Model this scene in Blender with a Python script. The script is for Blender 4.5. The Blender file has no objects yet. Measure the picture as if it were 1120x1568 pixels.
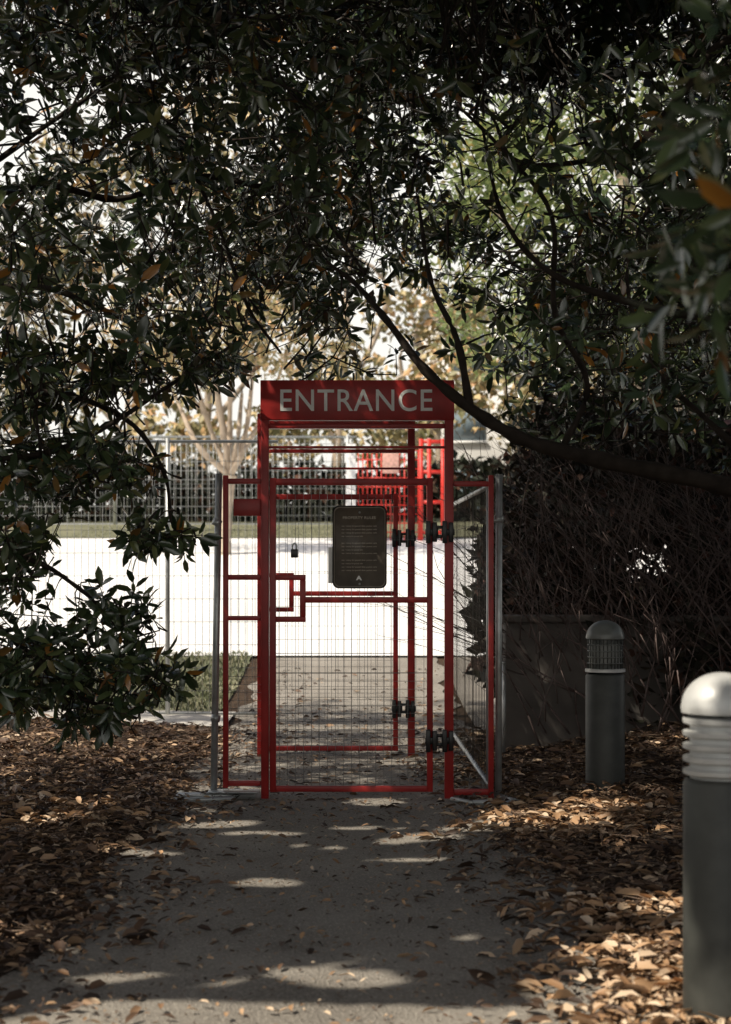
import bpy, bmesh, math, random
import numpy as np
from mathutils import Vector
rng=np.random.default_rng(7); random.seed(7)
CZ=1.346; F=2675.0
def P(px,py,d): return ((px-560)*d/F, d, CZ-(py-865)*d/F)
def X(px,d=10): return (px-560)*d/F
def Z(py,d=10): return CZ-(py-865)*d/F
scene=bpy.context.scene
S=np.array([-0.50,-0.35,0.79]); S/=np.linalg.norm(S)

# ---------------------------------------------------------------- materials
def nt(name):
    m=bpy.data.materials.new(name); m.use_nodes=True
    t=m.node_tree; return m,t,t.nodes['Principled BSDF']
def simple(name,col,rough=.5,metal=0,var=.25,scale=20,bump=.1,spec=.5):
    m,t,b=nt(name); n=t.nodes; l=t.links
    tc=n.new('ShaderNodeTexCoord'); no=n.new('ShaderNodeTexNoise'); no.inputs['Scale'].default_value=scale; no.inputs['Detail'].default_value=6
    l.new(tc.outputs['Object'],no.inputs['Vector'])
    r=n.new('ShaderNodeValToRGB'); r.color_ramp.elements[0].position=.3; r.color_ramp.elements[1].position=.7
    r.color_ramp.elements[0].color=[c*(1-var) for c in col]+[1]; r.color_ramp.elements[1].color=[min(1,c*(1+var)) for c in col]+[1]
    l.new(no.outputs['Fac'],r.inputs['Fac']); l.new(r.outputs['Color'],b.inputs['Base Color'])
    b.inputs['Roughness'].default_value=rough; b.inputs['Metallic'].default_value=metal
    b.inputs['Specular IOR Level'].default_value=spec
    bp=n.new('ShaderNodeBump'); bp.inputs['Strength'].default_value=bump; bp.inputs['Distance'].default_value=.01
    l.new(no.outputs['Fac'],bp.inputs['Height']); l.new(bp.outputs['Normal'],b.inputs['Normal'])
    return m
def leafmat(name,stops,rough=.4,trans=.2,tcol=(.15,.25,.03),spec=.5):
    m,t,b=nt(name); n=t.nodes; l=t.links
    g=n.new('ShaderNodeNewGeometry'); r=n.new('ShaderNodeValToRGB'); r.color_ramp.interpolation='LINEAR'
    e=r.color_ramp.elements
    while len(e)<len(stops): e.new(.5)
    for i,(p,c) in enumerate(stops): e[i].position=p; e[i].color=list(c)+[1]
    l.new(g.outputs['Random Per Island'],r.inputs['Fac']); l.new(r.outputs['Color'],b.inputs['Base Color'])
    b.inputs['Roughness'].default_value=rough; b.inputs['Specular IOR Level'].default_value=spec
    if trans>0:
        tr=n.new('ShaderNodeBsdfTranslucent'); mx=n.new('ShaderNodeMixShader'); mx.inputs[0].default_value=trans
        mc=n.new('ShaderNodeMixRGB'); mc.inputs[0].default_value=.6; mc.inputs[2].default_value=list(tcol)+[1]
        l.new(r.outputs['Color'],mc.inputs[1]); l.new(mc.outputs[0],tr.inputs['Color'])
        l.new(b.outputs[0],mx.inputs[1]); l.new(tr.outputs[0],mx.inputs[2])
        l.new(mx.outputs[0],n['Material Output'].inputs['Surface'])
    return m
M_red=simple('red_paint',(.36,.02,.018),.4,0,.25,7,.05)
M_red2=simple('red_paint_bright',(.6,.03,.02),.45,0,.1,9,.05)
M_letter=simple('letter_vinyl',(.92,.91,.88),.5,0,.02,30,.02)
M_galv=simple('galvanised_steel',(.5,.52,.52),.42,.6,.2,14,.1)
M_wire=simple('mesh_wire',(.3,.31,.31),.5,.3,.2,14,.05)
M_wired=simple('dark_wire',(.10,.09,.075),.5,.3,.2,14,.05)
M_black=simple('black_steel',(.014,.014,.015),.35,.0,.3,20,.1)
M_boll=simple('bollard_paint',(.05,.053,.048),.5,.0,.25,12,.06)
M_alu=simple('cast_aluminium',(.62,.63,.62),.45,.2,.12,12,.05)
M_bark=simple('bark',(.032,.025,.02),.9,0,.4,14,.8,.2)
M_barkp=simple('pale_bark',(.42,.34,.26),.8,0,.25,6,.4)
M_wall=simple('retaining_wall_concrete',(.12,.108,.098),.9,0,.4,3,.3)
M_bldg=simple('pale_render',(.74,.74,.72),.8,0,.05,1,.05)
M_glass=simple('window_glass',(.2,.26,.3),.15,0,.2,.3,.0)
M_plaque=simple('plaque_bronze',(.14,.115,.09),.4,.0,.2,15,.1)
M_plaquet=simple('plaque_text',(.52,.46,.38),.6,0,.1,15,.0)

M_mag=leafmat('magnolia_leaf',[(0,(.026,.045,.021)),(.5,(.050,.078,.034)),(.8,(.095,.128,.05)),(.93,(.16,.18,.06)),(.965,(.19,.09,.022)),(1,(.44,.19,.03))],.23,0,spec=1.0)
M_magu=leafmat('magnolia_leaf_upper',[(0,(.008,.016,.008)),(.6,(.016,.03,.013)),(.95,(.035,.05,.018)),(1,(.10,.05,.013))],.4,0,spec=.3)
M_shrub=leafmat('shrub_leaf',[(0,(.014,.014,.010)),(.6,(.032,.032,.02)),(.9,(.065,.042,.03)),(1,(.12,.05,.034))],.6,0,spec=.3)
M_mid=leafmat('lit_leaf',[(0,(.08,.13,.045)),(.5,(.17,.23,.085)),(.85,(.30,.33,.12)),(1,(.44,.3,.1))],.4,.35,(.42,.5,.2))
M_far=leafmat('far_leaf',[(0,(.14,.14,.06)),(.45,(.29,.25,.12)),(.8,(.5,.39,.2)),(1,(.62,.36,.17))],.55,0)
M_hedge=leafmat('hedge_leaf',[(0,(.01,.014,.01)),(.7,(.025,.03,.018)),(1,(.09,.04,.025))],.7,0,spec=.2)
M_litter=leafmat('dead_leaf',[(0,(.035,.021,.014)),(.35,(.085,.049,.03)),(.65,(.18,.105,.06)),(.87,(.36,.23,.13)),(1,(.60,.46,.32))],.6,0)
M_pale=leafmat('sunlit_tone_leaf',[(0,(.25,.14,.07)),(.5,(.5,.31,.17)),(1,(.75,.6,.44))],.55,0)  # pale tone carries the brightness of the sun patches
M_grass=leafmat('grass_blade',[(0,(.07,.09,.045)),(.6,(.14,.155,.085)),(1,(.3,.28,.18))],.6,0)

def groundmat(name,c0,c1,c2,s1,s2,rough=.9,bump=.5,dist=.02):
    m,t,b=nt(name); n=t.nodes; l=t.links
    g=n.new('ShaderNodeNewGeometry')
    a=n.new('ShaderNodeTexNoise'); a.inputs['Scale'].default_value=s1; a.inputs['Detail'].default_value=8; l.new(g.outputs['Position'],a.inputs['Vector'])
    c=n.new('ShaderNodeTexNoise'); c.inputs['Scale'].default_value=s2; c.inputs['Detail'].default_value=4; l.new(g.outputs['Position'],c.inputs['Vector'])
    r=n.new('ShaderNodeValToRGB'); e=r.color_ramp.elements; e[0].position=.32; e[0].color=list(c0)+[1]; e[1].position=.68; e[1].color=list(c1)+[1]
    l.new(a.outputs['Fac'],r.inputs['Fac'])
    mx=n.new('ShaderNodeMixRGB'); r2=n.new('ShaderNodeValToRGB'); r2.color_ramp.elements[0].position=.5; r2.color_ramp.elements[1].position=.72
    l.new(c.outputs['Fac'],r2.inputs['Fac']); l.new(r2.outputs['Color'],mx.inputs[0]); l.new(r.outputs['Color'],mx.inputs[1]); mx.inputs[2].default_value=list(c2)+[1]
    l.new(mx.outputs[0],b.inputs['Base Color']); b.inputs['Roughness'].default_value=rough; b.inputs['Specular IOR Level'].default_value=.2
    bp=n.new('ShaderNodeBump'); bp.inputs['Strength'].default_value=bump; bp.inputs['Distance'].default_value=dist
    l.new(c.outputs['Fac'],bp.inputs['Height']); l.new(bp.outputs['Normal'],b.inputs['Normal'])
    return m
M_soil=groundmat('mulch_soil',(.03,.019,.013),(.08,.052,.033),(.13,.09,.06),6,45,bump=1,dist=.03)
M_path=groundmat('asphalt',(.21,.192,.168),(.33,.305,.27),(.50,.46,.40),1.6,110,bump=1,dist=.014)
M_plaza=groundmat('pale_paving',(.70,.70,.69),(.82,.82,.81),(.78,.78,.77),.35,8,bump=.1)
M_walk=groundmat('sidewalk_concrete',(.42,.40,.37),(.56,.54,.50),(.5,.48,.44),1.2,60,bump=.3,dist=.005)
M_lawn=groundmat('lawn_soil',(.12,.13,.08),(.2,.2,.13),(.28,.26,.18),1.5,30,bump=.6)

# ---------------------------------------------------------------- mesh helpers
def link(o,parent=None):
    scene.collection.objects.link(o)
    if parent: o.parent=parent
    return o
def empty(name,loc=(0,0,0)):
    e=bpy.data.objects.new(name,None); e.empty_display_size=.2; link(e); return e
def mesh_np(name,V,faces_list,mat,parent=None,smooth=False):
    me=bpy.data.meshes.new(name)
    V=np.asarray(V,dtype=np.float32).reshape(-1,3)
    loops=np.concatenate([f.reshape(-1) for f in faces_list]).astype(np.int32)
    tot=np.concatenate([np.full(len(f),f.shape[1]) for f in faces_list]).astype(np.int32)
    st=np.concatenate([[0],np.cumsum(tot)[:-1]]).astype(np.int32)
    me.vertices.add(len(V)); me.vertices.foreach_set('co',V.ravel())
    me.loops.add(len(loops)); me.loops.foreach_set('vertex_index',loops)
    me.polygons.add(len(tot)); me.polygons.foreach_set('loop_start',st); me.polygons.foreach_set('loop_total',tot)
    if smooth: me.polygons.foreach_set('use_smooth',np.ones(len(tot),dtype=bool))
    me.update(calc_edges=True); me.validate()
    me.materials.append(mat)
    return link(bpy.data.objects.new(name,me),parent)
def boxes(name,bl,mat,parent=None,bevel=.003):
    V=[];Fc=[]
    for (x0,x1,y0,y1,z0,z1) in bl:
        k=len(V); V+= [(x0,y0,z0),(x1,y0,z0),(x1,y1,z0),(x0,y1,z0),(x0,y0,z1),(x1,y0,z1),(x1,y1,z1),(x0,y1,z1)]
        Fc+=[(k,k+3,k+2,k+1),(k+4,k+5,k+6,k+7),(k,k+1,k+5,k+4),(k+1,k+2,k+6,k+5),(k+2,k+3,k+7,k+6),(k+3,k,k+4,k+7)]
    o=mesh_np(name,V,[np.array(Fc)],mat,parent)
    if bevel: 
        md=o.modifiers.new('b','BEVEL'); md.width=bevel; md.segments=2
    return o
def tubes(name,segs,mat,parent=None,n=5):
    A=np.array([s[0] for s in segs],float);B=np.array([s[1] for s in segs],float)
    r0=np.array([s[2] for s in segs]);r1=np.array([s[3] for s in segs])
    D=B-A; L=np.linalg.norm(D,axis=1,keepdims=True); D/=np.maximum(L,1e-9)
    up=np.where(np.abs(D[:,2:3])>.9,np.array([[1,0,0.]]),np.array([[0,0,1.]]))
    U=np.cross(D,up);U/=np.linalg.norm(U,axis=1,keepdims=True);W=np.cross(D,U)
    ang=np.arange(n)*2*np.pi/n; N=len(A)
    ring=U[:,None]*np.cos(ang)[None,:,None]+W[:,None]*np.sin(ang)[None,:,None]
    V=np.concatenate([A[:,None]+ring*r0[:,None,None],B[:,None]+ring*r1[:,None,None]],1)
    base=(np.arange(N)*2*n)[:,None]
    f=[]
    for i in range(n):
        j=(i+1)%n; f.append(np.concatenate([base+i,base+j,base+n+j,base+n+i],1))
    f=np.concatenate(f)
    cap=np.concatenate([base+n+np.arange(n)[None,:]],0); cap0=base+np.arange(n)[::-1][None,:]
    return mesh_np(name,V,[f,cap,cap0],mat,parent,smooth=False)
def catmull(pts,sub=6):
    pts=[np.array(p,float) for p in pts]; pts=[2*pts[0]-pts[1]]+pts+[2*pts[-1]-pts[-2]]; out=[]
    for i in range(1,len(pts)-2):
        for k in range(sub):
            t=k/sub;a,b,c,d=pts[i-1:i+3]
            out.append(.5*((2*b)+(-a+c)*t+(2*a-5*b+4*c-d)*t*t+(-a+3*b-3*c+d)*t**3))
    out.append(pts[-2]); return out
def limb(name,paths,mat,parent,n=8):
    V=[];Fc=[]
    for pts,r0,r1 in paths:
        c=catmull(pts); m=len(c); k0=len(V)
        for i,p in enumerate(c):
            d=(c[min(i+1,m-1)]-c[max(i-1,0)]); d/=np.linalg.norm(d)
            up=np.array([0,0,1.]) if abs(d[2])<.9 else np.array([0,1.,0])
            u=np.cross(d,up);u/=np.linalg.norm(u);w=np.cross(d,u)
            r=(r0+(r1-r0)*i/(m-1))*(1+.12*math.sin(i*1.7)+.06*math.sin(i*3.9))
            for a in range(n):
                V.append(p+(u*math.cos(2*math.pi*a/n)+w*math.sin(2*math.pi*a/n))*r)
        for i in range(m-1):
            for a in range(n):
                b=(a+1)%n; Fc.append((k0+i*n+a,k0+i*n+b,k0+(i+1)*n+b,k0+(i+1)*n+a))
    return mesh_np(name,np.array(V),[np.array(Fc)],mat,parent,smooth=True)
def unit(a): return a/np.maximum(np.linalg.norm(a,axis=-1,keepdims=True),1e-9)
def leaves(name,B,D,Nn,L,W,mat,parent=None,simple_leaf=False,curl=.12,fold=.25):
    D=unit(D); Sd=unit(np.cross(D,Nn)); Nn=np.cross(Sd,D)
    L=L[:,None];W=W[:,None];c=L*curl
    N=len(B)
    if simple_leaf:
        V=np.stack([B,B+D*L*.45-Sd*W+Nn*W*fold,B+D*L-Nn*c,B+D*L*.45+Sd*W+Nn*W*fold],1)
        b=(np.arange(N)*4)[:,None]
        f=[np.concatenate([np.concatenate([b,b+1,b+2],1),np.concatenate([b,b+2,b+3],1)])]
    else:
        p1=B+D*L*.28; p2=B+D*L*.68-Nn*c*.4
        V=np.stack([B,p1-Sd*W*.85+Nn*W*fold,p1,p1+Sd*W*.85+Nn*W*fold,p2-Sd*W*.85+Nn*W*fold,p2,p2+Sd*W*.85+Nn*W*fold,B+D*L-Nn*c],1)
        b=(np.arange(N)*8)[:,None]
        q=np.concatenate([np.concatenate([b+1,b+4,b+5,b+2],1),np.concatenate([b+2,b+5,b+6,b+3],1)])
        t=np.concatenate([np.concatenate([b+i for i in tr],1) for tr in ((0,1,2),(0,2,3),(4,7,5),(5,7,6))])
        f=[q,t]
    return mesh_np(name,V,f,mat,parent)
_k=[(rng.normal(size=3),rng.uniform(0,6.28)) for _ in range(14)]
def noise(p,freq):
    s=0
    for i,(a,b) in enumerate(_k): s=s+np.sin(p@(a*freq*(1+.25*(i%4)))+b)
    return s/ math.sqrt(14)

# ---------------------------------------------------------------- sun flecks = gaps in the crowns
LIT=[(-.84,9.0,.24,.09),(-.5,8.68,.24,.07),(.02,8.85,.22,.09),(.34,8.55,.30,.10),(-.15,8.35,.16,.05),(.52,8.8,.18,.09),(-.46,7.3,.2,.07),(-.98,8.1,.2,.09),(.22,7.95,.22,.06),
 (.92,8.95,.42,.3),(1.25,9.25,.3,.16),(1.40,9.75,.3,.14),(1.3,8.2,.22,.1),(-.3,4.6,1.9,.76),(-.15,5.72,.26,.12),(-.75,5.58,.3,.10),
 (1.0,5.95,.28,.26),(.85,5.35,.38,.32),(1.15,6.6,.16,.14),(.42,6.26,.14,.05),(-1.54,9.6,.26,.10),(-1.70,8.95,.26,.12),(-1.25,6.26,.12,.08),
 (-1.02,6.85,.14,.07),(-1.9,12.6,.5,.3),(1.70,5.56,.17,.14),(-.5,14.3,1.2,.3),(-2.2,10.6,.4,.1),(1.9,7.0,.2,.1)]
def lit(p):
    g=p[:,:2]-S[None,:2]*(p[:,2:3]/S[2])
    g3=np.concatenate([g,np.zeros((len(g),1))],1)
    wx=noise(g3,3.)*.10+noise(g3+3.1,9.)*.06; wy=noise(g3+7.3,4.)*.07+noise(g3+1.7,10.)*.03
    o=np.zeros(len(p),bool)
    for cx,cy,rx,ry in LIT:
        o|=((g[:,0]+wx-cx)/rx)**2+((g[:,1]+wy-cy)/ry)**2<1
    # loose freckles of light: a patchy band in front of the gate and another near the viewer
    nz=noise(g3+11.,5.5)
    band=(np.exp(-((g[:,1]-8.6)/.75)**2)*.55+np.exp(-((g[:,1]-5.7)/.45)**2)*.6)*(g[:,0]>-1.9)*(g[:,0]<1.9)
    o|=nz>1.62-band
    return o
def litleaf(B,D,L):
    return lit(B+D*L[:,None]*.15)|lit(B+D*L[:,None]*.55)|lit(B+D*L[:,None]*.95)

# ---------------------------------------------------------------- ground
def h(x,y):
    x=np.asarray(x,float);y=np.asarray(y,float)
    rise=.1*np.log1p(np.exp(np.clip((y-17)*1.2,-30,30)))/1.2
    rise=np.where(y>42,.1*25+0*y,rise); rise=np.minimum(rise,2.5)
    fade=np.clip((17-y)/4,0,1)*np.clip((y-1)/2,0,1)
    r=np.clip((x-.95)/1.8,0,1.0); lft=np.clip((-1.2-x)/2.,0,1)
    bank=.28*r*np.clip((y-6)/5,0,1)+.12*lft
    bump=.02*np.sin(x*5.1+y*2.3)*np.sin(y*4.3-x)+.015*np.sin(x*11+y*7)
    return rise+(bank+bump*np.clip(r*6+lft*6,0,1))*fade
def sheet(name,xs,ys,mat,off,edge=None):
    Xg,Yg=np.meshgrid(xs,ys)
    if edge is not None: Xg=edge(Xg,Yg)
    V=np.stack([Xg,Yg,h(Xg,Yg)+off],-1).reshape(-1,3)
    nx=len(xs);ny=len(ys); i=np.arange(ny-1)[:,None]*nx+np.arange(nx-1)[None,:]; i=i.reshape(-1,1)
    return mesh_np(name,V,[np.concatenate([i,i+1,i+nx+1,i+nx],1)],mat,smooth=True)
xs=np.concatenate([[-600,-200,-80,-30,-15],np.arange(-8,8.01,.1),[15,30,80,200,600]])
ys=np.concatenate([[-300,-60,-10],np.arange(-2,20,.1),np.arange(20,46,.5),[60,100,250,700]])
sheet('ground',xs,ys,M_soil,0)
def wob(Xg,Yg):
    e=np.where(Xg<-1.0,.05*np.sin(Yg*3.1)+.03*np.sin(Yg*7.7),0)+np.where(Xg>.7,.05*np.sin(Yg*2.7+1)+.03*np.sin(Yg*9),0)
    return Xg+e
sheet('asphalt_path',np.linspace(-1.12,.82,24),np.arange(-8,19.9,.1),M_path,.012,wob)
sheet('asphalt_path',np.linspace(.9,12,60),np.arange(13.9,19.9,.1),M_path,.02)
sheet('lawn',np.linspace(-14,-1.3,40),np.arange(15.6,20.05,.1),M_lawn,.02)
sheet('lawn',np.linspace(-25,25,40),np.arange(35.5,60,.5),M_lawn,.05)
sheet('paved_plaza',np.linspace(-25,25,60),np.arange(19.8,36,.25),M_plaza,.035)
sheet('concrete_sidewalk',np.linspace(-12,-1.15,60),np.arange(14.2,15.5,.1),M_walk,.03)
N=26000
gx=np.concatenate([rng.uniform(-5,-1.3,N//2),rng.uniform(-6,5,N//2)]);gy=np.concatenate([rng.uniform(15.6,20,N//2),rng.uniform(35.5,38.5,N//2)])
B=np.stack([gx,gy,h(gx,gy)+.01],1);D=rng.normal(size=(N,3))*.5+np.array([0,0,1.])
leaves('grass_tufts',B,D,rng.normal(size=(N,3)),rng.uniform(.04,.09,N),rng.uniform(.006,.012,N),M_grass,simple_leaf=True)

def litter(name,N,xr,yr,keep=None,Ls=(.04,.11),lift=.03):
    x=rng.uniform(*xr,N);y=rng.uniform(*yr,N)
    if keep is not None:
        k=keep(x,y);x=x[k];y=y[k]
    N=len(x);B=np.stack([x,y,h(x,y)+.018+rng.uniform(0,lift,N)],1)
    a=rng.uniform(0,6.28,N);D=np.stack([np.cos(a),np.sin(a),rng.normal(0,.25,N)],1)
    Nn=np.array([0,0,1.])+rng.normal(0,.4,(N,3)); L=rng.uniform(*Ls,N)
    return B,D,Nn,L
def eL(x,y): return -1.08+.10*np.sin(y*2.1)+.05*np.sin(y*6.3)
def eR(x,y): return .72+.10*np.sin(y*1.9+2)+.05*np.sin(y*7.3)
fL=lambda x,y:(x<eL(x,y))|((x<eL(x,y)+.3)&(rng.random(len(x))<.25))
fR=lambda x,y:(x>eR(x,y))|((x>eR(x,y)-.33)&(rng.random(len(x))<.25))
parts=[litter('l',18000,(-5.5,-.65),(3.5,14.2),fL),
       litter('l',22000,(.3,5.2),(3.5,13.8),fR),
       litter('l',26000,(-3.6,-.65),(4,12.5),fL,(.015,.05),.045),
       litter('l',24000,(.3,3.4),(4,12.5),fR,(.015,.05),.045),
       litter('l',1500,(-1.1,.8),(4.5,19),lambda x,y:rng.random(len(x))<.25+.75*np.abs(x+.15)/.95,(.025,.085),.006),
       litter('l',4500,(-1.1,.8),(4.5,14),None,(.008,.028),.003),
       litter('l',500,(-1.1,.8),(9.5,16),None,(.03,.08),.006)]
B,D,Nn,L=[np.concatenate([p[i] for p in parts]) for i in range(4)]
leaves('leaf_litter',B,D,Nn,L,L*rng.uniform(.12,.24,len(L)),M_litter,curl=.15,fold=.5)
# extra pale leaves: sunlit brightness painted into their colour, mostly where sun patches fall
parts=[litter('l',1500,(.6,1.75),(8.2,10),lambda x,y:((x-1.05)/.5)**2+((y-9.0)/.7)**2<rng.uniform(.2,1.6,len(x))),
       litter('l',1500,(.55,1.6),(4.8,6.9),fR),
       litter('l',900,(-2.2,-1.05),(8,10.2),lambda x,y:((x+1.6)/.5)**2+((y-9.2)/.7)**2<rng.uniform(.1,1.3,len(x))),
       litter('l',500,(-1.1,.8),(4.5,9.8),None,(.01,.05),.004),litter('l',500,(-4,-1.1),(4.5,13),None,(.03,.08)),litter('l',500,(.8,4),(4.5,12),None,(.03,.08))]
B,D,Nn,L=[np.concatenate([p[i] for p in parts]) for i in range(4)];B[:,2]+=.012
leaves('sun_patch_leaves',B,D,Nn,L,L*rng.uniform(.14,.24,len(L)),M_pale,curl=.15,fold=.5)
N=12000
x=np.where(rng.random(N)<.5,rng.uniform(-5,-1.1,N),rng.uniform(.85,4,N));y=rng.uniform(4.5,14,N)
a=rng.uniform(0,6.28,N);z=h(x,y)+.04;Lh=rng.uniform(.05,.2,N)
tubes('twig_litter',[((x[i],y[i],z[i]),(x[i]+math.cos(a[i])*Lh[i],y[i]+math.sin(a[i])*Lh[i],z[i]+rng.uniform(-.01,.03)),.002,.0015) for i in range(N)],simple('dead_twig',(.22,.155,.11),.8),n=3)

# ---------------------------------------------------------------- entrance gate
def textmesh(name,s,width,height,loc,mat,parent,ext=.002,off=0):
    cu=bpy.data.curves.new(name,'FONT');cu.body=s;cu.extrude=ext;cu.align_x='CENTER';cu.space_character=1.08;cu.offset=off
    o=bpy.data.objects.new('tmp',cu);scene.collection.objects.link(o);bpy.context.view_layer.update()
    me=bpy.data.meshes.new_from_object(o);bpy.data.objects.remove(o)
    co=np.empty(len(me.vertices)*3);me.vertices.foreach_get('co',co);co=co.reshape(-1,3)
    mn=co.min(0);mx=co.max(0);c=(mn+mx)/2
    co[:,0]=(co[:,0]-c[0])/(mx[0]-mn[0])*width;co[:,1]=(co[:,1]-c[1])/(mx[1]-mn[1])*height
    out=np.stack([co[:,0]+loc[0],loc[1]-(co[:,2]),co[:,1]+loc[2]],1)
    me.vertices.foreach_set('co',out.ravel());me.name=name;me.materials.clear();me.materials.append(mat);me.update()
    return link(bpy.data.objects.new(name,me),parent)
def gate(y,dx,rear=False):
    g=empty('entrance_gate')
    def b(px0,px1,py0,py1,ya=-.02,yb=.02): return (X(px0)+dx,X(px1)+dx,y+ya,y+yb,Z(py1),Z(py0))
    boxes('posts',[b(400.5,412,583,1226,-.03,.03),b(681,694.5,583,1233,-.03,.03)],M_red,g)
    if not rear:
        boxes('header_sign',[b(399.5,695.5,583,644,-.036,.034)],M_red,g,.004)
        textmesh('lettering','ENTRANCE',X(662)-X(430),Z(597)-Z(630.5),((X(430)+X(662))/2+dx,y-.038,(Z(597)+Z(630.5))/2),M_letter,g,.0015,.006)
    else:
        boxes('header_sign',[b(412,681,583,611,-.036,.034)],M_red,g,.004)
    boxes('header_rails',[b(412,681,649,656,-.02,.02),b(412,681,683,687,-.012,.012)],M_red,g)
    bl=[b(413.5,423,732,1212),b(654,663,732,1212),b(423,654,733,743,-.018,.018),b(423,654,1203,1212,-.018,.018),
        b(468,654,914,923,-.018,.018),
        b(423,468.5,880,888.5,-.018,.018),b(459.5,468.5,888.5,944,-.018,.018),b(423,468.5,944,952.5,-.018,.018)]
    boxes('gate_leaf',bl,M_red,g)
    hb=[]
    for py in (815,1133):
        for k in (0,1):
            c0=651+k*25
            hb+=[b(c0,c0+20,py-5,py+5,-.05,-.024),b(c0+1,c0+8,py-17,py+17,-.066,-.026),b(c0+11,c0+18,py-15,py+15,-.062,-.024)]
        hb+=[b(664,681,py-10,py-5,-.035,.0),b(664,681,py+4,py+9,-.035,.0)]
    boxes('hinges',hb,M_black,g,.004)
    sg=[];r=.0013
    for x in np.arange(X(428),X(653),.046):
        sg.append(((x+dx,y,Z(1203)),(x+dx,y,Z(743)),r,r))
    for z in np.arange(Z(1203),Z(1030),.046): sg.append(((X(423)+dx,y+.003,z),(X(654)+dx,y+.003,z),r,r))
    for z in np.arange(Z(1030),Z(744),.19): sg.append(((X(423)+dx,y+.003,z),(X(654)+dx,y+.003,z),r*.8,r*.8))
    tubes('mesh_infill',sg,M_wire,g,4)
    return g
G1=gate(10,0)
G2=gate(12.2,-.158,True)
def bb(px0,px1,py0,py1,ya=-.018,yb=.018,y=10): return (X(px0),X(px1),y+ya,y+yb,Z(py1),Z(py0))
sp=empty('side_fence_panel')
boxes('frame',[bb(342,350,728,1206,-.02,.02),bb(350,400,733,741),bb(350,400,880,888),bb(350,400,943,950),bb(350,400,1195,1203),bb(358,400,764,790,-.012,.012)],M_red,sp)
sg=[((x,10,Z(1196)),(x,10,Z(741)),.0013,.0013) for x in np.arange(X(354),X(399),.046)]+[((X(350),10.003,z),(X(400),10.003,z),.0013,.0013) for z in np.arange(Z(1196),Z(1030),.046)]
tubes('mesh_infill',sg,M_wire,sp,4)
tubes('steel_post',[((X(327),10.02,0.0),(X(335),10.02,Z(725)),.02,.02)],M_galv,sp,12)
tubes('clamp',[((X(330),10.02,Z(805)),(X(334),10.02,Z(795)),.027,.027),((X(329),10.02,Z(1105)),(X(331),10.02,Z(1095)),.027,.027)],M_galv,sp,12)
tubes('foot',[((X(275),9.95,.03),(X(392),9.98,.03),.02,.02),((X(275),9.8,.025),(X(360),9.86,.025),.016,.016),((X(275),9.8,.025),(X(275),10.1,.025),.018,.018)],M_galv,sp,10)
boxes('foot_plate',[(X(320),X(398),9.9,10.05,.05,.058)],M_galv,sp)
sp=empty('side_fence_panel')
boxes('frame',[bb(748,756,728,1226,-.02,.02),bb(695,748,737,745),bb(695,748,1208,1217)],M_red,sp)
sg=[((x,10,Z(1208)),(x,10,Z(745)),.0013,.0013) for x in np.arange(X(700),X(748),.046)]
tubes('mesh_infill',sg,M_wired,sp,4)
tubes('steel_post',[((X(764),10.02,0.0),(X(765),10.02,Z(726)),.019,.019)],M_galv,sp,12)
tubes('clamp',[((X(764.5),10.02,Z(800)),(X(764.5),10.02,Z(790)),.027,.027),((X(750),10,Z(797)),(X(768),10,Z(797)),.008,.008)],M_galv,sp,12)
tubes('foot',[((X(690),9.85,.025),(X(720),9.7,.025),.014,.014),((X(720),9.7,.025),(X(792),9.72,.025),.016,.016),((X(764),10.02,.02),(X(790),9.72,.025),.014,.014)],M_galv,sp,10)
wf=empty('walkway_mesh_fence')
def rec(t,z): return (.715-.06*t,10.06+3.3*t,z)
sg=[(rec(0,.08),rec(1,.08),.016,.016),(rec(0,1.8),rec(1,1.8),.016,.016),(rec(1,0),rec(1,1.85),.018,.018),(rec(.02,0),rec(.02,1.85),.014,.014)]
tubes('rails',sg,M_galv,wf,10)
sg=[(rec(t,.08),rec(t,1.8),.0023,.0023) for t in np.linspace(0,1,30)]+[(rec(0,z),rec(1,z),.0018,.0018) for z in np.arange(.2,1.8,.2)]
tubes('mesh_infill',sg,M_wired,wf,4)
tubes('marker_post',[((X(772,12.1),12.1,h(.95,12.1)),(X(772,12.1),12.1,Z(1017,12.1)),.013,.013),((X(772,12.1),12.1,Z(1017,12.1)),(X(772,12.1),12.1,Z(1013,12.1)),.016,.01)],M_galv,None,8)

pl=empty('notice_sign')
def rrect(name,x0,x1,z0,z1,r,y0,y1,mat):
    pts=[]
    for cx,cz,a0 in ((x1-r,z1-r,0),(x0+r,z1-r,90),(x0+r,z0+r,180),(x1-r,z0+r,270)):
        for k in range(7):
            a=math.radians(a0+15*k);pts.append((cx+r*math.cos(a),cz+r*math.sin(a)))
    n=len(pts);V=[(x,y0,z) for x,z in pts]+[(x,y1,z) for x,z in pts]
    return mesh_np(name,V,[np.array([[i,i+n,(i+1)%n+n,(i+1)%n] for i in range(n)]),np.array([list(range(n))[::-1]]),np.array([[i+n for i in range(n)]])],mat,pl)
rrect('back_plate',X(509.5),X(592.5),Z(901),Z(774.5),.037,9.968,9.978,M_black)
rrect('rim',X(511.5),X(590.5),Z(899),Z(776.5),.034,9.962,9.967,M_plaquet)
rrect('face',X(513),X(589),Z(897.3),Z(778),.031,9.956,9.961,M_plaque)
textmesh('heading','PROPERTY RULES',X(575)-X(525),.015,(X(550.5),9.955,Z(793)),M_plaquet,pl,.001,.02)
for i in range(14):
    if i in(4,9): continue
    wd=(.2 if i%4!=3 else .12)
    textmesh('text_line','no entry beyond this point without permit'[:(30 if i%4!=3 else 19)],wd,.010,(X(550.5)-(.2-wd)/2,9.955,Z(806+i*5.2)),M_plaquet,pl,.0005,.03)
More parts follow.
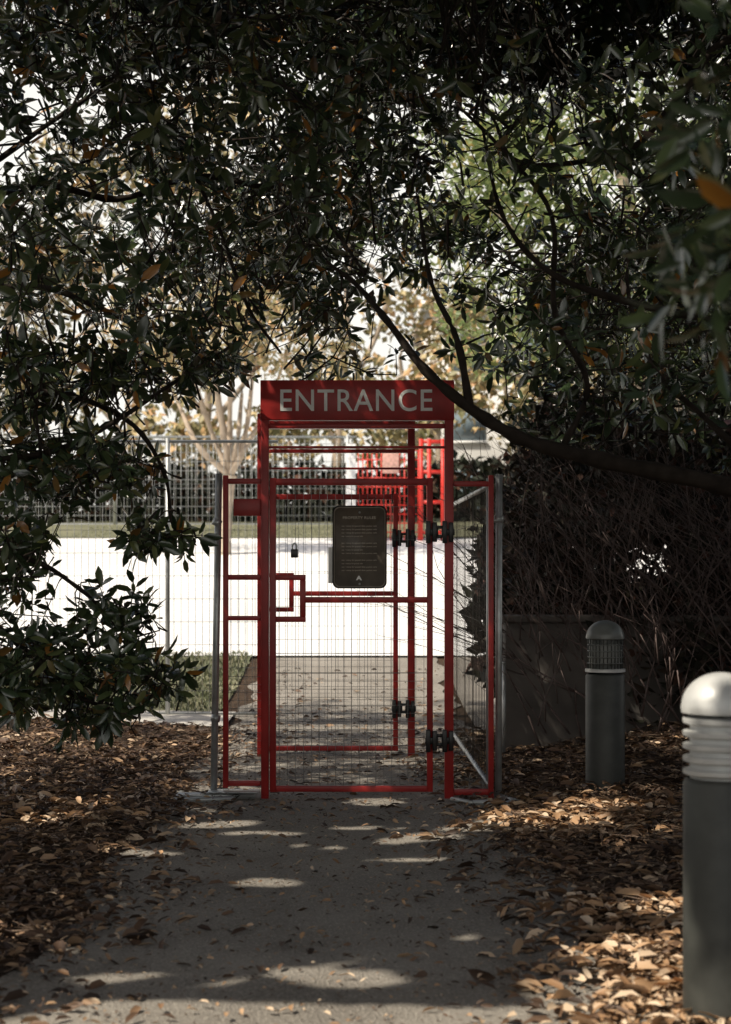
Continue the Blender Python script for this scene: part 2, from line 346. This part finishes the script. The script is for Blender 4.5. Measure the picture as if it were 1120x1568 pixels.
textmesh('logo','A',.035,.026,(X(550),9.955,Z(885)),M_letter,pl,.001,.05)
tubes('bolts',[((X(551),9.957,Z(785)),(X(551),9.95,Z(785)),.007,.005),((X(551),9.957,Z(894)),(X(551),9.95,Z(894)),.007,.005)],M_galv,pl,8)
boxes('backing_plate',[(X(503),X(520),9.985,9.99,Z(893),Z(838))],M_letter,pl,.002)
pk=empty('padlock')
boxes('body',[(X(446),X(457),9.96,9.99,Z(854),Z(841))],M_black,pk,.004)
c=[(X(448.5),9.975,Z(841)),(X(448.5),9.975,Z(835.5)),(X(451.5),9.975,Z(832)),(X(454.5),9.975,Z(835.5)),(X(454.5),9.975,Z(841))]
limb('shackle',[(c,.0045,.0045)],M_galv,pk)

# ---------------------------------------------------------------- bollards
def lathe(name,prof,loc,mat,parent,n=40):
    V=[];Fc=[]
    for r,z in prof:
        for a in range(n): V.append((loc[0]+r*math.cos(2*math.pi*a/n),loc[1]+r*math.sin(2*math.pi*a/n),loc[2]+z))
    for i in range(len(prof)-1):
        for a in range(n):
            b=(a+1)%n;Fc.append((i*n+a,i*n+b,(i+1)*n+b,(i+1)*n+a))
    o=mesh_np(name,V,[np.array(Fc)],mat,parent,smooth=True)
    md=o.modifiers.new('e','EDGE_SPLIT');md.split_angle=math.radians(40);return o
def bollard(x,y,kind):
    b=empty('bollard');z0=-.02
    R=.112
    lathe('body',[(R,0),(R,.73),(R-.006,.74),(R-.012,.745)],(x,y,z0),M_boll,b)
    if kind:
        pr=[(R-.02,.745)]
        for k in range(5):
            z=.75+k*.037; pr+=[(R-.02,z),(R,z+.008),(R+.001,z+.02),(R-.02,z+.026)]
        lathe('louvres',pr,(x,y,z0),M_alu,b)
        dome=[(R+.004,.935),(R+.006,.95)]+[((R+.004)*math.cos(a),.955+.098*math.sin(a)) for a in np.linspace(.05,math.pi/2,14)]
        lathe('dome',dome,(x,y,z0),M_alu,b)
    else:
        lathe('collar',[(R+.003,.755),(R+.003,.772),(R-.015,.775)],(x,y,z0),M_alu,b)
        lathe('lens',[(R-.02,.775),(R-.02,.94)],(x,y,z0),simple('lens_acrylic',(.14,.15,.145),.15,0,.2,20,0),b)
        tubes('ribs',[((x+(R-.012)*math.cos(a),y+(R-.012)*math.sin(a),z0+.775),(x+(R-.012)*math.cos(a),y+(R-.012)*math.sin(a),z0+.94),.0035,.0035) for a in np.linspace(0,2*math.pi,29)[:-1]],M_boll,b,5)
        pr=[]
        for k in range(4): pr+=[(R-.013,.80+k*.035),(R-.006,.805+k*.035),(R-.013,.81+k*.035)]
        lathe('rings',pr,(x,y,z0),simple('ring_acrylic',(.2,.21,.2),.2,0,.1,20,0),b)
        dome=[(R-.01,.94),(R-.002,.945)]+[((R-.002)*math.cos(a),.95+.1*math.sin(a)) for a in np.linspace(.05,math.pi/2,14)]
        lathe('dome',dome,(x,y,z0),simple('dome_grey',(.15,.16,.15),.3,0,.1,20,0),b)
bollard(X(927),10,0)
bollard(1.04,5.1,1)

# ---------------------------------------------------------------- magnolia trees
def frame(A):
    up=np.where(np.abs(A[:,2:3])>.9,np.array([[1,0,0.]]),np.array([[0,0,1.]]))
    U=unit(np.cross(A,up));return U,np.cross(A,U)
def clusters(C,A,k,Lr,wr,spread=(35,80)):
    U,W=frame(A);N=len(C);ph0=rng.uniform(0,6.28,N);Bs=[];Ds=[];Ns=[]
    for i in range(k):
        ph=ph0+i*2.4+rng.normal(0,.25,N);th=np.radians(spread[0]+(spread[1]-spread[0])*(1-i/k)+rng.normal(0,10,N))
        rad=U*np.cos(ph)[:,None]+W*np.sin(ph)[:,None]
        d=A*np.cos(th)[:,None]+rad*np.sin(th)[:,None]; n=A*np.sin(th)[:,None]-rad*np.cos(th)[:,None]
        d[:,2]-=.15
        Bs.append(C+A*(.012*i)+d*.012);Ds.append(d);Ns.append(n+rng.normal(0,.2,(N,3)))
    B=np.concatenate(Bs);D=unit(np.concatenate(Ds));Nn=np.concatenate(Ns);M=len(B)
    L=rng.uniform(*Lr,M);W_=L*rng.uniform(*wr,M)
    return B,D,Nn,L,W_
def zlow(x,y):
    return (y-10)*.13+np.interp(x,[-4,-2.2,-1.6,-1.0,-.6,-.2,.1,.45,.8,1.3,2.2,4],[2.65,2.8,2.8,2.72,2.62,2.68,2.85,2.9,2.6,2.3,2.05,1.9])
def sample(N,lo,hi): return rng.uniform(lo,hi,(N,3))
C=sample(17500,[-4.2,7.6,1.9],[4.2,14.2,6.1])
zl=zlow(C[:,0],C[:,1])+noise(C,1.6)*.14
sc=(C[:,2]>zl)|((C[:,2]>zl-.45)&(rng.random(len(C))<.25))
k=sc&(noise(C,1.6)+.4*noise(C,5)>-.22)
def hole(c,r,p): return ((((C-np.array(c))/np.array(r))**2).sum(1)<1)&(rng.random(len(C))<p)
k&=~hole((1.28,10.5,4.1),(.75,4,.65),.82); k&=~hole((.6,10.5,3.7),(.5,4,.5),.4); k&=~hole((.15,10.5,3.1),(.35,4,.4),.7); k&=~hole((-1.9,10.5,3.0),(.7,4,.4),.45);k&=~hole((-.9,10.5,3.05),(.5,4,.3),.5)
k&=~((C[:,0]>-.85)&(C[:,0]<.62)&(C[:,1]<10.3)&(C[:,2]<CZ+.112*C[:,1]+.12))
C=C[k]
def blob(px,py,d,rx,ry,rd,N):
    c=np.array(P(px,py,d));v=unit(rng.normal(size=(N,3)))*rng.uniform(.2,1,(N,1))**.5
    return c+v*np.array([rx*d/F,rd,ry*d/F])
low=np.concatenate([blob(60,580,9.2,170,60,.8,80),blob(250,560,9.4,130,50,.7,50),blob(110,710,9.2,130,60,.6,85),blob(20,800,9,80,70,.5,30),blob(235,815,9.4,70,26,.3,20),blob(40,860,9.1,60,40,.3,14),
  blob(170,945,9.3,80,40,.4,28),blob(50,1020,9.1,100,60,.5,76),blob(190,1030,9.2,100,40,.4,52),blob(110,1085,9.4,130,28,.4,40),blob(20,930,9,50,50,.4,14)])
C=np.concatenate([C,low])
A=rng.normal(size=C.shape)*.75+np.array([0,-.25,-.05]);A=unit(A)
cl=lit(C); C=C[~cl];A=A[~cl]
left=C[:,0]<.3
for nm,msk,trunk,limbs in (
 ('magnolia_tree',left,(-4.3,8.6),[
   [P(-420,430,9.6),P(-120,330,9.8),P(60,285,9.9),P(180,305,10),P(300,270,10),P(420,285,10),P(500,240,10.2),P(620,200,10.4)],
   [P(-420,600,9.2),P(-100,640,9.2),P(60,600,9.2),P(190,640,9.3),P(250,720,9.4),P(262,800,9.4)],
   [P(-420,700,9),P(-120,860,9),P(20,980,9.1),P(110,1060,9.2),P(210,1100,9.3)],
   [P(-200,840,9),P(20,850,9),P(120,900,9.2),P(180,960,9.3)],
   [P(-300,520,9.5),P(0,440,9.8),P(150,470,9.8),P(300,560,10.6),P(360,600,10.6)],
   [P(-120,330,9.8),P(60,200,9.4),P(200,100,9.2),P(330,-40,9)],
   [P(300,270,10),P(340,360,10),P(380,470,10),P(430,540,10.6)],
   [P(420,285,10),P(500,340,9.8),P(560,420,9.6)],
   [P(-200,690,9),P(30,700,9),P(150,660,9.1),P(260,590,9.2),P(370,520,9.4)]]),
 ('magnolia_tree',~left,(4.2,9.0),[
   [P(1450,700,9),P(1200,752,8.8),P(1050,730,8.7),P(900,700,8.7),P(800,672,8.7),P(720,625,8.7),P(650,565,8.7),P(600,500,8.8),P(550,440,9),P(500,400,9)],
   [P(1400,600,8.6),P(1140,505,8.5),P(960,462,8.5),P(840,415,8.5),P(770,330,8.6),P(740,200,8.6)],
   [P(1400,200,8.5),P(1140,60,8.4),P(1040,150,8.4),P(960,230,8.4),P(800,250,8.6),P(755,180,8.8)],
   [P(860,690,8.7),P(900,590,8.8),P(850,480,8.6),P(845,330,8.5),P(770,230,8.5),P(700,160,8.5)],
   [P(720,625,8.7),P(700,520,8.7),P(660,430,8.8),P(640,300,9)],
   [P(1200,752,8.8),P(1080,640,8.8),P(1000,560,9.0),P(960,420,9.2),P(1000,300,9.4)]])):
    T=empty(nm)
    tx,ty=trunk;z0=float(h(tx,ty))-.1
    limb('trunk',[([(tx,ty,z0),(tx+.05,ty,1.2),(tx-.05,ty+.1,2.6),(tx,ty,4.2),(tx+.1,ty,6.2)],.2,.09)],M_bark,T,14)
    rr=[.052,.028,.026,.018,.022,.018,.012,.012,.018]
    if tx<0: rr[0]=.026
    lb=[]
    for i,pp in enumerate(limbs):
        pts=list(pp)
        if i<3: pts=[(tx,ty,pts[0][2]-.4)]+pts
        lb.append((pts,rr[i]*(1.15 if i==0 else 1),.008))
    limb('limbs',lb,M_bark,T,8)
    c=C[msk];a=A[msk]
    lp=np.array([q for pp,_,_ in lb for q in catmull(pp,4)])
    B,D,Nn,L,W=clusters(c,a,8,(.065,.13),(.15,.22))
    kk=~litleaf(B,D,L)
    leaves('foliage',B[kk],D[kk],Nn[kk],L[kk],W[kk],M_mag,T)
    sg=[]
    for i in range(len(c)):
        p=c[i];d=((lp-p)**2).sum(1);j=int(d.argmin());q=lp[j];dist=math.sqrt(d[j])
        v=(q-p)/max(dist,1e-6)
        m1=p-a[i]*.12+v*.05; m2=m1+(v*.6+np.array([0,0,-.1])+rng.normal(0,.25,3))*min(dist*.4,.3)
        sg.append((p+a[i]*.1,m1,.0025,.0035));sg.append((m1,m2,.0035,.005))
        if i%4==0: sg.append((m2,m2+(v+rng.normal(0,.2,3))*min(dist*.5,.4),.005,.007))
    tubes('twigs',sg,M_bark,T,4)
# unseen overhead crown, added to shade the path, gaps cut for sun flecks
T=empty('magnolia_tree')
limb('trunk',[([(-5.2,2.5,-.1),(-5.1,2.5,2),(-4.9,2.6,4),(-4.6,2.8,6.5)],.24,.1)],M_bark,T,14)
limb('limbs',[([(-5,2.5,3.4),(-3.9,3.9,4.7),(-1.8,5.4,5.3),(1,6,5.6),(3,6.5,5.7)],.08,.02),([(-4.9,2.6,4),(-4,5,5),(-2.5,8,5.6),(-1,11,5.8)],.08,.02),([(-5,2.5,3.8),(-4.5,0,5),(-4,-.5,5.6)],.08,.02)],M_bark,T,8)
C2=sample(17500,[-8.2,-2.2,4.7],[5.5,12.8,6.9])
C2=np.concatenate([C2,sample(8000,[-7.6,1.2,4.7],[-.6,7.2,6.9])])
thin=(C2[:,1]>7.0)&~((C2[:,1]>9.5)&(C2[:,0]>-1.8))
k=~thin|((rng.random(len(C2))<.6)&(noise(C2*np.array([1,1,.3]),1.3)>-.1)&(C2[:,2]>5.5))
C2=C2[k]
A2=unit(rng.normal(size=C2.shape)*.6+np.array([0,0,.5]))
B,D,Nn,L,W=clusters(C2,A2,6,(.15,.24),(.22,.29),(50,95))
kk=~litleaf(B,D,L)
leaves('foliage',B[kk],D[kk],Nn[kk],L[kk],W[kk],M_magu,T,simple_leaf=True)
nb=blob(1095,320,3.6,50,190,.5,20);nb=np.concatenate([nb,blob(1120,120,3.8,60,120,.4,8)])
aa=unit(rng.normal(size=nb.shape)*.5+np.array([-.4,0,-.7]))
T=empty('magnolia_branch')
B,D,Nn,L,W=clusters(nb,aa,6,(.07,.12),(.14,.19))
leaves('foliage',B,D,Nn,L,W,M_mag,T)
limb('limb',[([P(1500,-50,3.7),P(1250,60,3.7),P(1140,220,3.7),P(1110,380,3.7)],.012,.004)],M_bark,T)
for lo,hi,n in (([-7,-7.5,0],[7,-6,1.6],5000),([-7.4,-6,0],[-6.2,13.5,2.8],11000),([5.8,-6,0],[7,11.5,3.0],10000)):  # unseen hedges, added to block low sky light from behind and both sides
    sky_blocker=empty('hedge');Ch=sample(n,lo,hi);tp=hi[2]-.25+.2*noise(Ch,1.1);Ch=Ch[Ch[:,2]<tp];n=len(Ch)
    leaves('foliage',Ch,rng.normal(size=(n,3)),rng.normal(size=(n,3)),rng.uniform(.16,.28,n),rng.uniform(.05,.09,n),M_hedge,sky_blocker,simple_leaf=True)

# ---------------------------------------------------------------- right hand shrub + wall
boxes('retaining_wall',[(.98,7,12.25,12.5,-.1,.94),(.96,7.02,12.22,12.53,.942,.99)],M_wall,None,.01)
sh=empty('shrub')
N=34000
C=sample(N,[.95,12.5,.9],[5.8,15.6,3.0]);C=np.concatenate([C,sample(9000,[1.6,11.8,.25],[4.5,12.6,1.6])])
N=len(C)
top=2.45+.35*np.sin(C[:,0]*1.3)+.15*noise(C,2)
k=(C[:,2]<np.minimum(top,1.25+(C[:,0]-.8)*2.4))&((noise(C,2.2)>-1.1))
front=C[:,1]<12.2; k&=~(front&((noise(C,2.4)<.1)|(C[:,0]<1.8)))
hl=(((C[:,0]-2.12)/.17)**2+((C[:,2]-1.33)/.12)**2<1); k&=~hl
h2=(((C[:,0]-1.42)/.26)**2+((C[:,2]-1.88)/.12)**2<1)&(rng.random(N)<.85); k&=~h2
C=C[k];N=len(C)
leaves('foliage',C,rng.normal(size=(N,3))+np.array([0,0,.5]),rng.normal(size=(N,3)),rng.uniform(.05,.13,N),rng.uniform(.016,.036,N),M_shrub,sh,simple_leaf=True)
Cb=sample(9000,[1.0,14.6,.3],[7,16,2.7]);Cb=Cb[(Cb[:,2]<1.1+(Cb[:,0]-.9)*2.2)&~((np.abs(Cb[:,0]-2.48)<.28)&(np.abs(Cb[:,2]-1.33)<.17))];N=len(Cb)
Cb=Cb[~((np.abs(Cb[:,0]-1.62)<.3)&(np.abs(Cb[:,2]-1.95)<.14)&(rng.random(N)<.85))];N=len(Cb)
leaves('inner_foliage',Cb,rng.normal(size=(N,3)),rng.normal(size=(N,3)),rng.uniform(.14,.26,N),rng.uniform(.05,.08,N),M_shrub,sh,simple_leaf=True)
sg=[]
for i in range(460):
    x=random.uniform(1.1,4.5);y=random.uniform(11.7,12.9);p=np.array([x,y,random.uniform(.05,1.2)])
    d=np.array([random.gauss(-.25,.5),random.gauss(-.1,.2),1.]);d/=np.linalg.norm(d);r=random.choice((.004,.005,.008))
    for s in range(7):
        q=p+d*random.uniform(.12,.28);sg.append((p,q,r,r*.82));r*=.82;p=q
        d=d+np.array([random.gauss(-.06,.22),random.gauss(0,.12),0]);d/=np.linalg.norm(d)
        if s>1: 
            e=d+np.array([random.gauss(0,.7),random.gauss(0,.4),0]);sg.append((p,p+e*.2,r*.7,r*.4))
tubes('stems',sg,simple('shrub_stem',(.14,.10,.09),.55),sh,4)

# ---------------------------------------------------------------- fences
def meshfence(name,x0,x1,y,zb,H,post,sx,sz,r,mat,pmat,pr=.025):
    f=empty(name)
    px=np.arange(x0,x1+.01,post)
    sg=[((x,y,zb-.05),(x,y,zb+H+.03),pr,pr) for x in px]
    sg+=[((x0,y,zb+H),(x1,y,zb+H),pr*.7,pr*.7),((x0,y,zb+.05),(x1,y,zb+.05),pr*.6,pr*.6)]
    tubes('posts_and_rails',sg,pmat,f,8)
    sg=[((x,y+.01,zb+.05),(x,y+.01,zb+H),r,r) for x in np.arange(x0,x1,sx)]+[((x0,y+.015,z),(x1,y+.015,z),r,r) for z in np.arange(zb+.05,zb+H,sz)]
    tubes('mesh',sg,mat,f,4)
X0=X(257,15.2)
meshfence('mesh_fence',X0-2.4*3,X0+2.4*.4,15.2,0.0,2.42,2.4,.062,.2,.0022,M_wire,M_galv,.02)
meshfence('mesh_fence',-16,X(545,39),39,2.2,2.0,2.6,.12,.2,.007,M_galv,M_galv,.04)
hd=empty('hedge');N=19000
C=sample(N,[-16,39.6,2.1],[14,41.5,4.0]);k=C[:,2]<3.7+.25*noise(C,.8);C=C[k];N=len(C)
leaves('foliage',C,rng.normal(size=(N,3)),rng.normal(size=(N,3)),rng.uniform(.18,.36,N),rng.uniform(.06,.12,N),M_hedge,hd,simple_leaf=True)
d=35.0;rb=empty('red_barrier_fence');zb=float(h(0,35))
bl=[];x0,x1=X(548,d),X(640,d)
for x in np.linspace(x0,x1,14): bl.append((x,x+.022,d-.02,d+.02,zb,Z(690,d)))
for z in np.linspace(zb+.2,Z(690,d),10): bl.append((x0,x1+.022,d-.017,d+.017,z-.012,z+.01))
x0,x1=X(642,d),X(680,d)
for x in (x0,x0+.16,x1-.06): bl.append((x,x+.08,d-.04,d+.04,zb,Z(672,d)))
for z in np.linspace(zb+.2,Z(676,d),4): bl.append((x0+.01,x1,d-.034,d+.034,z-.04,z+.03))
boxes('bars',bl,M_red2,rb,0)
boxes('board',[(X(586,d),X(611,d),d-.06,d-.035,Z(725,d),Z(694,d))],simple('board_pink',(.6,.35,.3),.6),rb)
boxes('white_post',[(X(530,d),X(545,d),d-.05,d+.05,zb,Z(680,d))],simple('white_board',(.75,.76,.78),.6),rb)

# ---------------------------------------------------------------- crape myrtle
cm=empty('crape_myrtle_tree');d=32
z0=float(h(X(347,d),d))
br=[];base=(X(345,d),d,z0-.05);fk=P(352,728,d)
br.append(([base,(X(346,d),d,(z0+fk[2])/2),fk],.10,.12))
ends=[(290,560),(320,540),(355,520),(390,560),(410,620),(265,600),(335,600),(372,590)]
for i,(ex,ey) in enumerate(ends):
    m=P((ex+352)/2+random.uniform(-10,10),(ey+728)/2+18,d+random.uniform(-.4,.4))
    br.append(([fk,m,P(ex,ey,d+random.uniform(-.8,.8)),P(ex+(ex-352)*.6,ey-90,d)],.065,.015))
limb('trunks',br,M_barkp,cm,8)
def crown(c,r,N,cut=-.35):
    v=unit(rng.normal(size=(N,3)))*(rng.uniform(0,1,(N,1))**.4);p=np.array(c)+v*np.array(r)
    k=noise(p,2.2/max(r)*2)>cut; return p[k]
C=np.concatenate([crown(P(350,500,d),(2.4,2,1.2),6000),crown(P(250,540,d),(1.6,1.2,.9),2600),crown(P(440,520,d),(1.2,1.2,.8),1600)])
N=len(C);leaves('foliage',C,rng.normal(size=(N,3)),rng.normal(size=(N,3)),rng.uniform(.08,.16,N),rng.uniform(.025,.045,N),M_far,cm,simple_leaf=True)

st=empty('broadleaf_tree');d=23
limb('trunk',[([(4.2,d,.5),(4.1,d,3),(3.6,d,5.5),(3.0,d,8)],.22,.06),([(4.1,d,3),(2.8,d-.3,4.6),(1.6,d-.5,6)],.1,.03),([(4.1,d,3.4),(5.2,d,5.2),(6,d,7)],.1,.03)],M_barkp,st,10)
C=np.concatenate([crown((3.0,d,6.6),(2.6,2,1.9),13000,-.2),crown((1.4,d,6.2),(1.6,1.4,1.3),5000,-.2),crown((4.4,d,4.9),(1.9,1.6,1.4),8000,-.2),crown((2.2,d,4.6),(1.3,1.3,.9),2600,-.2)])
N=len(C);leaves('foliage',C,rng.normal(size=(N,3)),rng.normal(size=(N,3))+np.array([0,-.3,.6]),rng.uniform(.08,.15,N),rng.uniform(.022,.045,N),M_mid,st,simple_leaf=True)

bt=empty('background_trees');Cs=[];tr=[]
for i in range(15):
    x=-24+i*3.3+random.uniform(-1,1);y=random.uniform(46,58);ht=random.uniform(8,12)
    if x<0: ht*=1.35
    if 0<x<5: ht*=.7
    tr.append(([(x,y,2.3),(x+.2,y,5),(x+random.uniform(-1,1),y,2.5+ht*.8)],.22,.06))
    for j in range(3): tr.append(([(x+.2,y,4.5+j*.5),(x+random.uniform(-2,2),y-.5,7+j),(x+random.uniform(-3,3),y-.6,8.5+j)],.09,.03))
    for j in range(8 if x<0 else 6):
        Cs.append(crown((x+random.uniform(-2,2),y+random.uniform(-1.5,1.5),2.8+ht*random.uniform(.3,1)),(random.uniform(1.2,2.1),1.6,random.uniform(.8,1.4)),380,-.2))
for i in range(22):
    x=-14+i*.95+random.uniform(-.5,.5)
    Cs.append(crown((x,random.uniform(44,47),random.uniform(4.2,6.6)),(1.3,1.2,random.uniform(.7,1.1)),400,-.3))
limb('trunks',tr,M_barkp,bt,6)
C=np.concatenate(Cs);N=len(C)
leaves('foliage',C,rng.normal(size=(N,3)),rng.normal(size=(N,3))+np.array([0,-.3,.5]),rng.uniform(.18,.36,N),rng.uniform(.055,.11,N),M_far,bt,simple_leaf=True)

ob=empty('office_building');y=64
bl=[(2.2,18,y,y+10,2.4,10.6),(2.0,18.2,y-.2,y+10.2,10.6,11.0)]
gl=[]
for f_ in range(3):
    z=3.4+f_*2.5
    for i in range(7):
        x=3.2+i*2.0;gl.append((x,x+1.2,y-.03,y+.02,z,z+1.4));bl.append((x-.05,x+1.25,y-.1,y-.035,z-.12,z-.01))
boxes('walls',bl,M_bldg,ob,0);boxes('windows',gl,M_glass,ob,0)

# ---------------------------------------------------------------- light, sky, camera
w=bpy.data.worlds.new('World');scene.world=w;w.use_nodes=True
wn=w.node_tree.nodes;wl=w.node_tree.links
sky=wn.new('ShaderNodeTexSky');sky.sky_type='NISHITA';sky.sun_disc=False
el=math.asin(S[2]);sky.sun_elevation=el;sky.sun_rotation=math.atan2(S[0],S[1])
sky.air_density=1.0;sky.dust_density=4.0;sky.ozone_density=.6
tc=wn.new('ShaderNodeTexCoord');sx=wn.new('ShaderNodeSeparateXYZ');wl.new(tc.outputs['Generated'],sx.inputs[0])
mr=wn.new('ShaderNodeMapRange');mr.interpolation_type='SMOOTHSTEP';mr.inputs['From Min'].default_value=.22;mr.inputs['From Max'].default_value=.6;mr.inputs['To Min'].default_value=.95;mr.inputs['To Max'].default_value=0
wl.new(sx.outputs['Z'],mr.inputs['Value'])
mx=wn.new('ShaderNodeMixRGB');wl.new(mr.outputs[0],mx.inputs[0]);wl.new(sky.outputs[0],mx.inputs[1]);mx.inputs[2].default_value=(11,10.7,9.9,1)
bg=wn['Background'];bg.inputs['Strength'].default_value=.10
wl.new(mx.outputs[0],bg.inputs[0])
sl=bpy.data.lights.new('sun','SUN');sl.energy=5;sl.angle=math.radians(.5);sl.color=(1,.90,.75)
so=bpy.data.objects.new('sun',sl);link(so);so.rotation_euler=Vector(S).to_track_quat('Z','Y').to_euler()
cam=bpy.data.cameras.new('camera');co=bpy.data.objects.new('camera',cam);link(co)
co.location=(0,0,CZ);co.rotation_euler=(math.pi/2,0,0)
cam.sensor_fit='VERTICAL';cam.sensor_height=36;cam.sensor_width=36*731/1024;cam.lens=F/1568*36;cam.shift_y=81/1568
cam.clip_end=2000;cam.clip_start=.05
cam.dof.use_dof=True;cam.dof.focus_distance=10;cam.dof.aperture_fstop=3.5
scene.camera=co
scene.view_settings.view_transform='Standard';scene.view_settings.look='None';scene.view_settings.exposure=0
